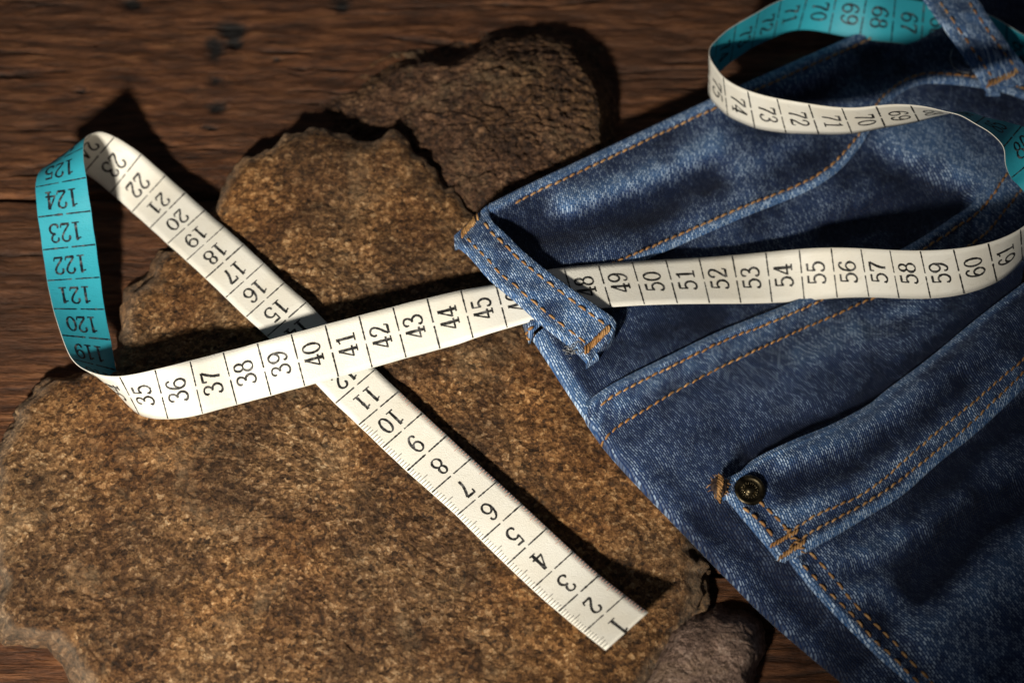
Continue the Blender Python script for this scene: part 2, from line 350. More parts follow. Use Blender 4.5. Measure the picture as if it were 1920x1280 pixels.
def boulder_top(u, v, r):
    k = 7.0; pl = [2.15 - 0.0010 * (v - 180) - 0.0006 * (u - 980), 1.25 + (u - 740) * 0.0052 - (v - 150) * 0.0012, 1.55 + (380 - v) * 0.0085, 2.2 + (1130 - u) * 0.006, 1.5 + (v - 70) * 0.012]
    z = -np.log(sum(np.exp(-k * p) for p in pl)) / k                                         # blunted meeting of broken faces
    return np.minimum(z, 0.5 + 9.0 * (1 - r)) * (1 - np.clip(r, 0, 1) ** 14) + 0.6 * np.clip(r, 0, 1) ** 14
make_stone("rounded_stone", [(572, 208), (615, 180), (655, 168), (690, 140), (735, 116), (790, 100), (835, 104), (880, 74), (950, 50), (1030, 44), (1095, 70), (1140, 120), (1160, 185), (1165, 260), (1140, 330), (1060, 400), (960, 440), (880, 430), (800, 340), (740, 285), (650, 268), (595, 250)],
    np.array([930., 235.]), boulder_top, M_stone2, "dark reddish rounded stone lying behind the flat slab", rings=150, ang=560, rough=0.085, rim=0.1, seed=4.2, bulge=0.1, edge=0.1, jit=4)
def pebble_top(u, v, r): return 0.6 + 1.35 * (1 - np.clip(r, 0, 1) ** 6)
make_stone("small_stone", [(1268, 1160), (1295, 1143), (1345, 1134), (1395, 1138), (1430, 1158), (1438, 1200), (1418, 1262), (1400, 1320), (1320, 1400), (1230, 1400), (1190, 1320), (1215, 1235)],
    np.array([1318., 1268.]), pebble_top, M_stone3, "small greyish brown pitted stone below the end of the tape", rings=110, ang=420, rough=0.035, rim=0.1, seed=9.1, bulge=0.12, jit=3, edge=0.12)

# ================================================================== jeans
ZCTRL = [(922,385,2.55),(1100,300,2.3),(1330,190,1.8),(1590,75,1.4),(1800,0,1.25),(2000,-60,1.2),(1000,640,2.5),(1092,765,2.55),(1130,835,2.55),(1260,980,2.4),(1340,1065,2.0),(1420,1145,1.55),
    (1580,1280,1.2),(1750,1420,1.1),(1060,545,2.5),(1200,530,2.05),(1330,525,1.55),(1450,520,1.05),(1550,515,0.85),(1650,515,1.05),(1740,515,1.5),(1850,490,2.0),(1950,480,2.1),(1200,420,1.95),
    (1400,330,1.5),(1500,250,1.4),(1600,350,1.35),(1750,300,1.6),(1700,150,1.25),(1900,200,1.4),(1900,330,1.75),(1250,670,2.2),(1480,620,1.6),(1350,800,2.45),(1600,680,1.9),(1750,640,2.0),(1900,520,2.2),
    (1400,900,2.4),(1550,870,2.4),(1750,740,2.4),(1900,640,2.4),(1480,1050,2.3),(1600,1020,2.3),(1800,900,2.3),(1950,850,2.3),(1700,1150,2.1),(1900,1150,2.2),(1712,1280,1.8),(1950,1350,2.0),(1560,1150,1.85)]
_c = np.array(ZCTRL, float); _cx = _c[:, :2] / 200.0
def _tps(d2): return np.where(d2 > 1e-12, 0.5 * d2 * np.log(d2 + 1e-12), 0)
_K = _tps(((_cx[:, None] - _cx[None]) ** 2).sum(-1)) + 0.05 * np.eye(len(_c)); _Pm = np.c_[np.ones(len(_c)), _cx]
_w = np.linalg.solve(np.block([[_K, _Pm], [_Pm.T, np.zeros((3, 3))]]), np.r_[_c[:, 2], 0, 0, 0])
def seg_dist(u, v, pts):
    """distance (px) to a polyline and signed side (positive on its right, seen along it)"""
    best = np.full(np.shape(u), 1e9); side = np.zeros(np.shape(u))
    for (a, b) in zip(pts[:-1], pts[1:]):
        ax, ay = a; dx, dy = b[0] - ax, b[1] - ay; L2 = dx * dx + dy * dy
        t = np.clip(((u - ax) * dx + (v - ay) * dy) / L2, 0, 1); d = np.hypot(u - ax - t * dx, v - ay - t * dy)
        m = d < best; best = np.where(m, d, best); side = np.where(m, np.sign(dx * (v - ay) - dy * (u - ax)), side)
    return best, side
FOLDS = [  # polyline on the cloth, half width (px), height (cm)
    ([(1080, 372), (1200, 330), (1340, 268)], 22, 0.20), ([(960, 440), (1080, 425), (1210, 392), (1330, 330)], 26, -0.26), ([(1090, 470), (1250, 420), (1400, 352)], 20, 0.12),
    ([(1450, 170), (1560, 130)], 18, 0.12), ([(1440, 215), (1570, 160), (1640, 120)], 20, -0.16),
    ([(1560, 425), (1660, 405), (1790, 372)], 26, -0.30), ([(1650, 300), (1700, 330), (1725, 350)], 22, -0.2), ([(1700, 250), (1790, 300), (1840, 330)], 40, 0.22), ([(1480, 440), (1560, 400), (1640, 350)], 24, 0.10),
    ([(1180, 640), (1330, 590)], 20, -0.10), ([(1480, 690), (1600, 640), (1720, 600)], 26, 0.16), ([(1640, 610), (1740, 590), (1850, 520)], 18, -0.22), ([(1250, 770), (1400, 740), (1560, 690)], 40, 0.10),
    ([(1405, 848), (1486, 806), (1600, 762), (1690, 700), (1800, 610), (1920, 515)], 18, -0.26), ([(1300, 960), (1390, 1030), (1500, 1130), (1600, 1220)], 22, -0.16),
    ([(1490, 915), (1590, 872), (1700, 800), (1800, 720)], 22, -0.20), ([(1470, 860), (1600, 815), (1700, 745), (1850, 640)], 20, 0.10), ([(1480, 950), (1580, 915), (1690, 850)], 16, 0.10),
    ([(1690, 1120), (1740, 1070), (1800, 1010), (1900, 940)], 32, -0.42), ([(1560, 1060), (1640, 1030), (1720, 980), (1800, 920)], 24, 0.16), ([(1590, 1075), (1670, 1050), (1720, 1010)], 15, -0.18), ([(1600, 1110), (1680, 1110)], 22, 0.14),
    ([(1750, 1180), (1850, 1080), (1930, 1010)], 40, 0.22), ([(1660, 1000), (1800, 860), (1920, 760)], 26, -0.22)]
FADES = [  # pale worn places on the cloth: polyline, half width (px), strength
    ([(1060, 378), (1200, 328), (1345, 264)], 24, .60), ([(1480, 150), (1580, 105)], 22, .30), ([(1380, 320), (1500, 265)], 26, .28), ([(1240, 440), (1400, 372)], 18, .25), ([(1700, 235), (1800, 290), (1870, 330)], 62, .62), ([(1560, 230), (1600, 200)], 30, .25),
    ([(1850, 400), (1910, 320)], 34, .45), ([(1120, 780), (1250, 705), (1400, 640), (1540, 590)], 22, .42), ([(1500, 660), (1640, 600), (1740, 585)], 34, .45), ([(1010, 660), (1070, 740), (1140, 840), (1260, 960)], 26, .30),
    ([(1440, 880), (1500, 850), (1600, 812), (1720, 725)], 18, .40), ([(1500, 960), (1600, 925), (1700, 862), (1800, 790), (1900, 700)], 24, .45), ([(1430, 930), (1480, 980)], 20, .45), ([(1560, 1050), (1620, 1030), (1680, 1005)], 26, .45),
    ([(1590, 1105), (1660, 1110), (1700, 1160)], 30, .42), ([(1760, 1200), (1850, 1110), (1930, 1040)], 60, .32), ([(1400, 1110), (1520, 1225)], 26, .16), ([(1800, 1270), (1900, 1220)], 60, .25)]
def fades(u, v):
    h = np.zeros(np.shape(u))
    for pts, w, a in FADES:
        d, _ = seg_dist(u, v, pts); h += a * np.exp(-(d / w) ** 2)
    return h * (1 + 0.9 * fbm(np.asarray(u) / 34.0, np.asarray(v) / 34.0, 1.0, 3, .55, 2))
def cloth_z(u, v):
    u = np.asarray(u, float); v = np.asarray(v, float); sh = u.shape
    q = np.stack([u.ravel(), v.ravel()], -1) / 200.0; z = np.zeros(len(q))
    for i in range(len(_c)): z += _w[i] * _tps(((q - _cx[i]) ** 2).sum(-1))
    z += _w[-3] + q @ _w[-2:]
    return z.reshape(sh)
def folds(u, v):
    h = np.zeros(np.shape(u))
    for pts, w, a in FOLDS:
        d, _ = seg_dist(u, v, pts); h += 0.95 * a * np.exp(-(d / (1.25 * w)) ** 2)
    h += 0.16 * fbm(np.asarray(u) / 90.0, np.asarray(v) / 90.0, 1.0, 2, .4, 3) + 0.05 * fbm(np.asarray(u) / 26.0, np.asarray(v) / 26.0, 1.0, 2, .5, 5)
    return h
jeans = thing("blue_jeans", on_plane(1300, 800, 0.0), "folded blue denim jeans with orange stitching lying partly on the flat stone", "jeans")
PANELS = {}
SEAMS = {}
def patch(name, c0, c1, nu, nv, lift, mat, rolls, ridge=None, wear_edges=(), uvrot=0.0, fold_amt=1.0, pucker=None, label=None):
    a = spline(c0, nu); b = spline(c1, nu); t = np.linspace(0, 1, nv)
    U = a[:, None, 0] + (b - a)[:, None, 0] * t; V = a[:, None, 1] + (b - a)[:, None, 1] * t
    fo = folds(U, V); z = cloth_z(U, V) + fold_amt * fo + lift
    da, _ = seg_dist(U, V, a[::6].tolist()); db, _ = seg_dist(U, V, b[::6].tolist()); du, _ = seg_dist(U, V, [a[0], b[0]])
    D = {'v0': da / 62, 'v1': db / 62, 'u0': du / 62}
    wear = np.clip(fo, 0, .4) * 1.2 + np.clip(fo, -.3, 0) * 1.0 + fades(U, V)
    for k in wear_edges: wear = wear + 1.15 * np.exp(-(D[k] / 0.17) ** 2)
    for k, (h, c, w) in (ridge or {}).items(): z = z + h * np.exp(-((D[k] - c) / w) ** 2)
    if pucker:
        for k, depth, reach, lam in pucker:
            al = (np.arange(nu) * np.linalg.norm(np.diff(a if k != 'v1' else b, axis=0), axis=1).mean() / 62.0)[:, None]
            wob = 0.55 * np.sin(al * 2 * np.pi / lam + 5 * fbm(al * .8, al * 0 + 3, 1, 2)) * (.5 + fbm(al * .5, al * 0 + 9, 1, 2)) + 0.8 * fbm(al * 1.9, D[k] * .8, 1, 3, .6, 2); env = np.exp(-(D[k] / reach) ** 2)
            z = z + depth * wob * env; wear = wear + 0.45 * wob * env
    P = on_plane(U, V, z)
    for k, prof in rolls.items():                       # turn the cloth over at an edge: (outward, down) steps in cm
        sl = {'v0': (P[:, 0], P[:, 3]), 'v1': (P[:, -1], P[:, -4]), 'u0': (P[0], P[5])}[k]
        o = sl[0] - sl[1]; o[:, 2] = 0
        if k == 'u0':
            ka = len(rolls.get('v0', ())); kb = len(rolls.get('v1', ()))
            if ka: o[:ka] = o[ka]
            if kb: o[-kb:] = o[-kb - 1]
        o /= np.linalg.norm(o, axis=1)[:, None] + 1e-9
        for _ in range(8): o[1:-1] = (o[:-2] + o[1:-1] + o[2:]) / 3
        fac = np.ones((len(o), 1))
        if k == 'u0':
            if ka: fac[:ka] = np.linspace(0.02, .9, ka)[:, None] ** 2
            if kb: fac[-kb:] = np.linspace(.9, 0.02, kb)[:, None] ** 2
        rows = [sl[0] + (o * q[0] + np.array([0, 0, -q[1]])) * fac for q in prof]
        we = {'v0': wear[:, 0], 'v1': wear[:, -1], 'u0': wear[0]}[k]
        if k == 'v0': P = np.concatenate([np.stack(rows[::-1], 1), P], 1); wear = np.concatenate([np.repeat(we[:, None], len(rows), 1), wear], 1)
        elif k == 'v1': P = np.concatenate([P, np.stack(rows, 1)], 1); wear = np.concatenate([wear, np.repeat(we[:, None], len(rows), 1)], 1)
        else: P = np.concatenate([np.stack(rows[::-1], 0), P], 0); wear = np.concatenate([np.repeat(we[None], len(rows), 0), wear], 0)
    X = P[..., 0]; Y = P[..., 1] - 0.25 * P[..., 2]; cr, sr = math.cos(uvrot), math.sin(uvrot)
    uv = np.stack([X * cr - Y * sr, X * sr + Y * cr], -1).reshape(-1, 2)
    f = grid_faces(P.shape[0], P.shape[1])
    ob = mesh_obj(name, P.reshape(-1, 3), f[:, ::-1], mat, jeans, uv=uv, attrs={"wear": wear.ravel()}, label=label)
    PANELS[name] = BVHTree.FromPolygons([tuple(p) for p in P.reshape(-1, 3)], f.tolist())
    return ob
def hemroll(r): return [(r * math.sin(x), r * (1 - math.cos(x))) for x in np.linspace(0, math.pi, 8)[1:]] + [(-0.12, 2 * r + .05), (-0.3, 2 * r + .35)]
def underroll(r): return [(r * math.sin(x), r * (1 - math.cos(x))) for x in np.linspace(0, math.pi, 12)[1:]] + [(-0.3, 2 * r + .02), (-.8, 2 * r + .1)]
def foldroll(r, deep): return [(r * math.sin(x), r * (1 - math.cos(x))) for x in np.linspace(0, math.pi / 2, 8)[1:]] + [(r * 0.98, r + .25), (r * .85, r + .6), (r * .5, deep)]
SEAM1 = [(1000, 614), (1090, 535), (1200, 485), (1280, 450), (1400, 398), (1500, 358), (1562, 322), (1612, 270), (1642, 222), (1665, 188), (1705, 160), (1750, 150), (1850, 160), (1925, 182), (2000, 225)]
SEAM2 = [(1098, 756), (1150, 720), (1250, 670), (1350, 622), (1480, 570), (1600, 512), (1706, 460), (1780, 413), (1830, 375), (1887, 295), (1965, 205)]
P1 = [(1348, 905), (1390, 886), (1417, 862), (1486, 828), (1555, 800), (1624, 764), (1665, 732), (1747, 670), (1830, 601), (1920, 532), (2010, 465)]
P2 = [(1466, 1046), (1504, 1029), (1569, 993), (1637, 952), (1692, 917), (1761, 856), (1830, 801), (1920, 718), (2010, 640)]
TOPE = [(922, 386), (1000, 347), (1100, 300), (1330, 192), (1480, 125), (1590, 76), (1700, 22), (1830, -40), (2000, -110)]
OUTL = [(1098, 758), (1142, 818), (1206, 888), (1278, 962), (1360, 1046), (1440, 1126), (1520, 1196), (1600, 1262), (1780, 1410)]
patch("yoke_panel", [(1010, 622), (1095, 555), (1180, 490), (1280, 440), (1400, 388), (1500, 348), (1560, 312), (1605, 262), (1632, 215), (1660, 180), (1705, 150), (1760, 138), (1850, 150), (1930, 180), (1985, 205)],
    [(1112, 778), (1155, 738), (1250, 685), (1350, 637), (1480, 585), (1706, 475), (1820, 398), (1887, 310), (1990, 215)], 300, 110, 0.0, M_denim, {'u0': underroll(.22)}, wear_edges=('u0',), uvrot=.1)
patch("waistband", TOPE, SEAM1, 330, 120, 0.14, M_denim_band, {'v0': foldroll(.22, 1.9), 'v1': hemroll(.075), 'u0': foldroll(.2, .5)}, ridge={'v1': (.10, .10, .13), 'v0': (.05, .08, .1)}, wear_edges=('v0', 'v1'), uvrot=.42, pucker=[('v1', .03, .25, .55)])
patch("hip_panel", SEAM2, OUTL, 330, 300, 0.14, M_denim, {'v0': hemroll(.075), 'v1': underroll(.30)}, ridge={'v0': (.12, .13, .13)}, wear_edges=('v0',), uvrot=.0, pucker=[('v0', .045, .85, .72)])
patch("leg_panel", [(1484, 1042), (1496, 1062), (1535, 1110), (1591, 1168), (1647, 1222), (1712, 1280), (1870, 1430), (2050, 1600)], [(1494, 1032), (1560, 975), (1630, 930), (1690, 890), (1760, 830), (1830, 775), (1920, 695), (2010, 620), (2160, 490)],
    320, 280, 0.36, M_denim, {'v0': hemroll(.09)}, ridge={'v0': (.10, .10, .14)}, wear_edges=('v0',), uvrot=-.05, pucker=[('v0', .035, .5, .6)])
patch("pocket_band", P1, P2, 320, 150, 0.58, M_denim, {'v0': hemroll(.085), 'v1': hemroll(.10), 'u0': hemroll(.10)[:-1]}, ridge={'v1': (.10, .12, .14), 'v0': (.05, .07, .08), 'u0': (.07, .12, .14)}, wear_edges=('v0', 'v1', 'u0'), uvrot=.15, pucker=[('v1', .035, .7, .6)])

def sight(u, v, names):
    r = FW + RT * ((u - 960) / FPX) + UP * ((640 - v) / FPX); r /= np.linalg.norm(r)
    best = None
    for nme in names:
        h = PANELS[nme].ray_cast(Vector(CAM), Vector(r))
        if h[0] is not None and (best is None or h[3] < best[1]): best = (np.array(h[0]), h[3], np.array(h[1]))
    if best is None: return None
    n = best[2]; n = n if n @ r < 0 else -n
    return best[0], n
def stitch_line(pts, names, parent, length=0.27, gap=0.075, rad=0.042, mat=None, name="stitching", slant=0.0, jitter=.012):
    bag = Bag(); p = spline(pts, 900); hits = [sight(q[0], q[1], names) for q in p]
    ok = [h for h in hits if h is not None]
    if len(ok) < 8: return
    W3 = np.array([h[0] for h in ok]); Nn = np.array([h[1] for h in ok]); L = np.r_[0, np.cumsum(np.linalg.norm(np.diff(W3, axis=0), axis=1))]
    at = lambda s: np.array([np.interp(s, L, W3[:, k]) for k in range(3)]); nat = lambda s: np.array([np.interp(s, L, Nn[:, k]) for k in range(3)])
    s = 0.02
    while s < L[-1] - length * .5:
        ln = length * random.uniform(.85, 1.15); ss_ = np.linspace(s, min(s + ln, L[-1]), 6); pp = np.array([at(x) for x in ss_]); nn = np.array([nat(x) for x in ss_])
        side = np.cross(nn[2], pp[-1] - pp[0]); side /= np.linalg.norm(side) + 1e-9
        lift = np.array([-.02, .018, .03, .03, .018, -.02])
        pp = pp + nn * lift[:, None] + side * (np.linspace(-1, 1, 6) * slant + random.uniform(-1, 1) * jitter)[:, None]
        v, f = tube(pp, rad * random.uniform(.88, 1.1) * np.array([.45, .92, 1.05, 1.05, .9, .45]), 7); bag.add(v, f); s += ln + gap * random.uniform(.6, 1.4)
    bag.build(name, mat or M_thread, parent, kind="stuff")
pick = lambda n: bpy.data.objects[n]
def shift(pts, d):
    """parallel line d px to the right-hand side of the direction of travel"""
    p = spline(pts, 60); t = np.gradient(p, axis=0); t /= np.linalg.norm(t, axis=1)[:, None]; return (p + np.stack([-t[:, 1], t[:, 0]], -1) * d)
wb, hp, lp, pb = pick("waistband"), pick("hip_panel"), pick("leg_panel"), pick("pocket_band")
stitch_line(shift(TOPE, 15)[2:], ["waistband"], wb, length=.25, gap=.035, rad=.033, slant=.015)
stitch_line(shift(SEAM1, -11)[7:], ["waistband"], wb, length=.24, gap=.035, rad=.033, slant=.015)
stitch_line(shift(SEAM2, 19)[1:], ["hip_panel"], hp, length=.23, gap=.035, rad=.033, slant=.02)
stitch_line([(1128, 836), (1140, 816), (1180, 786), (1300, 716), (1450, 642), (1600, 576), (1720, 520), (1837, 447), (1880, 400), (1913, 358), (1960, 290)], ["hip_panel"], hp, length=.23, gap=.035, rad=.033, slant=.02)
stitch_line([(1474, 1000), (1490, 990), (1541, 960), (1624, 922), (1706, 854), (1761, 806), (1830, 750), (1920, 672), (1990, 610)], ["pocket_band"], pb, length=.21, gap=.035, rad=.030, slant=.02)
stitch_line([(1478, 1030), (1500, 1012), (1555, 979), (1624, 943), (1692, 897), (1770, 835), (1830, 785), (1920, 698), (1990, 637)], ["pocket_band"], pb, length=.21, gap=.035, rad=.030, slant=.02)
stitch_line([(1420, 938), (1446, 962), (1470, 985), (1484, 1003)], ["pocket_band"], pb, length=.22, gap=.06, rad=.038)
stitch_line([(1392, 950), (1432, 985), (1452, 1008)], ["pocket_band"], pb, length=.22, gap=.06, rad=.038)
stitch_line([(1504, 1058), (1549, 1106), (1599, 1154), (1633, 1194), (1675, 1233), (1712, 1270), (1790, 1345)], ["leg_panel"], lp, length=.23, gap=.10, rad=.030)
stitch_line([(1516, 1034), (1549, 1067), (1577, 1101), (1619, 1149), (1661, 1188), (1703, 1233), (1743, 1275), (1800, 1340)], ["leg_panel"], lp, length=.25, gap=.10, rad=.035)
# crossed tacks where pocket band and side seam meet
def tack(p, q, names, parent, n=9, wpx=7, rad=.028, name="bar_tack"):
    bag = Bag(); p = np.array(p, float); q = np.array(q, float); d = (q - p) / np.linalg.norm(q - p); nn = np.array([-d[1], d[0]])
    for i in range(n):
        c = p + (q - p) * i / (n - 1); a = c - nn * wpx * random.uniform(.7, 1.1) + d * 4; b = c + nn * wpx * random.uniform(.7, 1.1) - d * 4
        ha, hb = sight(*a, names), sight(*b, names)
        if ha is None or hb is None: continue
        pa, pb_ = ha[0] + ha[1] * .03, hb[0] + hb[1] * .03; mid = (pa + pb_) / 2 + (ha[1] + hb[1]) / 2 * .05
        v, f = tube([pa - ha[1] * .05, pa, mid, pb_, pb_ - hb[1] * .05], rad, 6); bag.add(v, f)
    if bag.n: bag.build(name, M_thread, parent, kind="stuff")
tack((1448, 1022), (1494, 996), ["pocket_band", "leg_panel"], pb, n=9, wpx=3)
tack((1462, 1044), (1508, 1016), ["pocket_band", "leg_panel"], pb, n=9, wpx=3)
tack((1476, 994), (1508, 1034), ["pocket_band", "leg_panel"], pb, n=6, wpx=4)
# frayed end of the pocket facing beside the rivet
def facing_end():
    h = sight(1347, 914, ["hip_panel", "pocket_band"]); c0 = h[0]; th = np.linspace(0, 2 * np.pi, 36, endpoint=False); ph = np.linspace(0.02, np.pi * .62, 16)
    T_, F_ = np.meshgrid(th, ph, indexing='ij'); r = 1 + 0.5 * fbm(np.cos(T_) * 2.2 + 4, np.sin(T_) * 2.2 + F_ * 2.0, 1.0, 4, .6, 2)
    v = np.stack([0.22 * r * np.sin(F_) * np.cos(T_), 0.30 * r * np.sin(F_) * np.sin(T_), 0.13 * r * np.cos(F_)], -1) + c0 + np.array([0, 0, .06])
    f = grid_faces(36, 16, True).tolist(); f.append(tuple(i * 16 for i in range(35, -1, -1)))
    o = mesh_obj("frayed_facing", v.reshape(-1, 3), f, thread_material("dark_brown_fray", (0.032, 0.022, 0.021), (0.075, 0.045, 0.035)), jeans, label="frayed dark brown facing end beside the rivet")
    PANELS["frayed_facing"] = BVHTree.FromPolygons([tuple(p) for p in v.reshape(-1, 3)], f)
    bag = Bag()
    for i in range(24):
        a = random.uniform(0, 6.28); p = c0 + np.array([math.cos(a) * .2, math.sin(a) * .27, .07]); a += random.uniform(-.9, .9); l = random.uniform(.05, .16)
        q = p + np.array([math.cos(a), math.sin(a), random.uniform(-.5, .1)]) * l
        vv, ff = tube([p, (p + q) / 2 + [0, 0, .03], q], random.uniform(.009, .015), 5); bag.add(vv, ff)
    bag.build("fibres", M_thread, o, kind="stuff")
facing_end()
tack((1352, 896), (1347, 938), ["frayed_facing", "hip_panel"], jeans, n=11, wpx=4, rad=.026)

# ---- rivet on the pocket corner
def rivet():
    c, n = sight(1405, 920, ["pocket_band"]); n = n * .35 + np.array([0, -.25, 1.0]); n /= np.linalg.norm(n)
    ux = np.cross([0, 1, 0], n); ux /= np.linalg.norm(ux); uy = np.cross(n, ux); c = c + n * .0
    prof = [(.46, -.10), (.46, .05), (.43, .11), (.36, .13), (.33, .115), (.30, .10), (.15, .10), (.135, .13), (.10, .165), (.05, .18), (.001, .183)]; seg = 40
    a = np.linspace(0, 2 * np.pi, seg, endpoint=False); pr = np.array(prof)
    v = c + pr[:, None, 0:1] * (ux * np.cos(a)[None, :, None] + uy * np.sin(a)[None, :, None]) * .92 + n * pr[:, None, 1:2]
    f = grid_faces(len(prof), seg).tolist(); f += [(i * seg + seg - 1, (i + 1) * seg + seg - 1, (i + 1) * seg, i * seg) for i in range(len(prof) - 1)]
    r = mesh_obj("rivet", v.reshape(-1, 3), f, M_brass, jeans, label="aged brass rivet on the pocket corner")
    bag = Bag()
    for k in range(18):
        t = 2 * np.pi * k / 18; q = c + (ux * math.cos(t) + uy * math.sin(t)) * .205 + n * .10; rad = (ux * math.cos(t) + uy * math.sin(t)); tg = np.cross(n, rad)
        l = .045 if k % 3 else .03
        vv, ff = tube([q - rad * l, q + n * .022, q + rad * l], .016, 6); bag.add(vv, ff)
        if k % 2: vv, ff = tube([q - rad * l - tg * .03, q - rad * l + n * .015, q - rad * l + tg * .03], .014, 6); bag.add(vv, ff)
    bag.build("embossing", M_brass, r, kind="stuff")
rivet()

# ---- belt loops
def belt_loop(left, right, zc, names_t, label, n=120):
    a = spline(left, n); b = spline(right, n); nv = 30; t = np.linspace(0, 1, nv)
    U = a[:, None, 0] + (b - a)[:, None, 0] * t; V = a[:, None, 1] + (b - a)[:, None, 1] * t
    zz = np.interp(np.linspace(0, 1, n), [q[0] for q in zc], [q[1] for q in zc])
    k = np.hanning(13); k /= k.sum(); zz = np.convolve(np.pad(zz, 6, mode='edge'), k, 'valid')
    z = zz[:, None] + 0.05 * (1 - (2 * t - 1) ** 2)[None] + 0.04 * np.exp(-((t - .07) / .06) ** 2) + 0.04 * np.exp(-((t - .93) / .06) ** 2)
    z = z + 0.10 * fbm(U / 38, V / 38, 1, 3, .5, 4) + .03 * np.sin(np.linspace(0, 34, n))[:, None] * np.cos(t * 9)[None]
    P = on_plane(U, V, z)
    r = 0.075; wear = 0.5 * np.exp(-(np.minimum(t, 1 - t) / .07) ** 2)[None] + 0.9 * fbm(U / 45, V / 45, 1, 2, .5, 1)
    def roll(row, nxt, prof):
        o = row - nxt; o[:, 2] = 0; o /= np.linalg.norm(o, axis=1)[:, None]
        for _ in range(6): o[1:-1] = (o[:-2] + o[1:-1] + o[2:]) / 3
        return [row + o * q[0] + np.array([0, 0, -q[1]]) for q in prof]
    pr = [(r * math.sin(x), r * (1 - math.cos(x))) for x in np.linspace(0, math.pi, 8)[1:]] + [(-.4, 2 * r)]
    P = np.concatenate([np.stack(roll(P[:, 0], P[:, 2], pr)[::-1], 1), P, np.stack(roll(P[:, -1], P[:, -3], pr), 1)], 1)
    wear = np.concatenate([np.repeat(wear[:, :1], len(pr), 1), wear, np.repeat(wear[:, -1:], len(pr), 1)], 1)
    pe = [(r * math.sin(x), r * (1 - math.cos(x))) for x in np.linspace(0, math.pi / 2, 6)[1:]] + [(r, .3), (r * .8, .7)]
    P = np.concatenate([np.stack(roll(P[0], P[2], pe)[::-1], 0), P, np.stack(roll(P[-1], P[-3], pe), 0)], 0)
    wear = np.concatenate([np.repeat(wear[:1], len(pe), 0), wear, np.repeat(wear[-1:], len(pe), 0)], 0)
    X = P[..., 0] + .5 * P[..., 2]; Y = P[..., 1] - .5 * P[..., 2]
    f = grid_faces(P.shape[0], P.shape[1])
    ob = mesh_obj("belt_loop", P.reshape(-1, 3), f, M_denim_loop, jeans, uv=np.stack([X, Y], -1).reshape(-1, 2), attrs={"wear": wear.ravel()}, label=label)
    PANELS[ob.name] = BVHTree.FromPolygons([tuple(p) for p in P.reshape(-1, 3)], f.tolist())
    return ob, a, b
l1, a1, b1 = belt_loop([(856, 440), (862, 458), (883, 476), (923, 521), (976, 566), (1021, 606), (1069, 643), (1090, 662), (1100, 672)], [(912, 388), (921, 415), (950, 443), (979, 472), (1032, 515), (1098, 562), (1144, 594), (1153, 606), (1152, 618)],
    [(0, 2.72), (.06, 2.98), (.16, 3.05), (.5, 3.14), (.75, 3.06), (.9, 2.86), (1, 2.78)], None, "worn pale belt loop bridging the tape at the waist corner")
def along(a, b, f, lo, hi): return [tuple(p) for p in (a + (b - a) * f)[int(lo * len(a)):int(hi * len(a))][::8]]
stitch_line(along(a1, b1, .22, .06, .99), [l1.name], l1, length=.26, gap=.10, rad=.030)
stitch_line(along(a1, b1, .80, .06, .99), [l1.name], l1, length=.27, gap=.09, rad=.033)
tack((866, 440), (896, 407), [l1.name], l1, n=13, wpx=5, rad=.028)
tack((1098, 657), (1140, 617), [l1.name], l1, n=14, wpx=5, rad=.030)
# frayed threads at the lower end of the loop
bag = Bag()
for i in range(26):
    u = random.gauss(1078, 9); v = random.gauss(655, 6); h = sight(u, v, [l1.name, "yoke_panel"])
    if h is None: continue
    a = random.uniform(2.6, 5.2); d = np.array([math.cos(a), math.sin(a), random.uniform(-.2, .3)]) * random.uniform(.06, .2)
    vv, ff = tube([h[0], h[0] + d * .6 + [0, 0, .05], h[0] + d], .014, 5); bag.add(vv, ff)
bag.build("frayed_threads", M_greythread, l1, kind="stuff")
l2, a2, b2 = belt_loop([(1700, -55), (1738, 0), (1775, 52), (1812, 104), (1840, 145), (1852, 166)], [(1790, -75), (1832, 0), (1868, 55), (1905, 105), (1925, 132), (1930, 150)],
    [(0, 2.75), (.4, 2.95), (.7, 2.7), (.9, 1.85), (1, 1.6)], None, "dark belt loop in shadow bridging the tape near the upper corner")
stitch_line(along(a2, b2, .22, .02, .99), [l2.name], l2, length=.26, gap=.10, rad=.030)
stitch_line(along(a2, b2, .80, .02, .99), [l2.name], l2, length=.26, gap=.10, rad=.028)
tack((1852, 158), (1900, 138), [l2.name], l2, n=9, wpx=5, rad=.030)
# loose cotton thread by the far loop, and the stitched stub at the waist corner
pth = []
for (u, v, dz) in [(1786, 92, .9), (1782, 108, .7), (1787, 124, .5), (1800, 134, .4), (1818, 137, .35)]: pth.append(on_plane(u, v, 1.3 + dz))
v, f = tube(spline(pth, 24), .02, 6); mesh_obj("loose_thread", v, f, M_greythread, jeans)
stitch_line([(1001, 612), (992, 618), (989, 630), (996, 640)], ["yoke_panel", "waistband"], wb, length=.2, gap=.04, rad=.04)
settle(jeans)

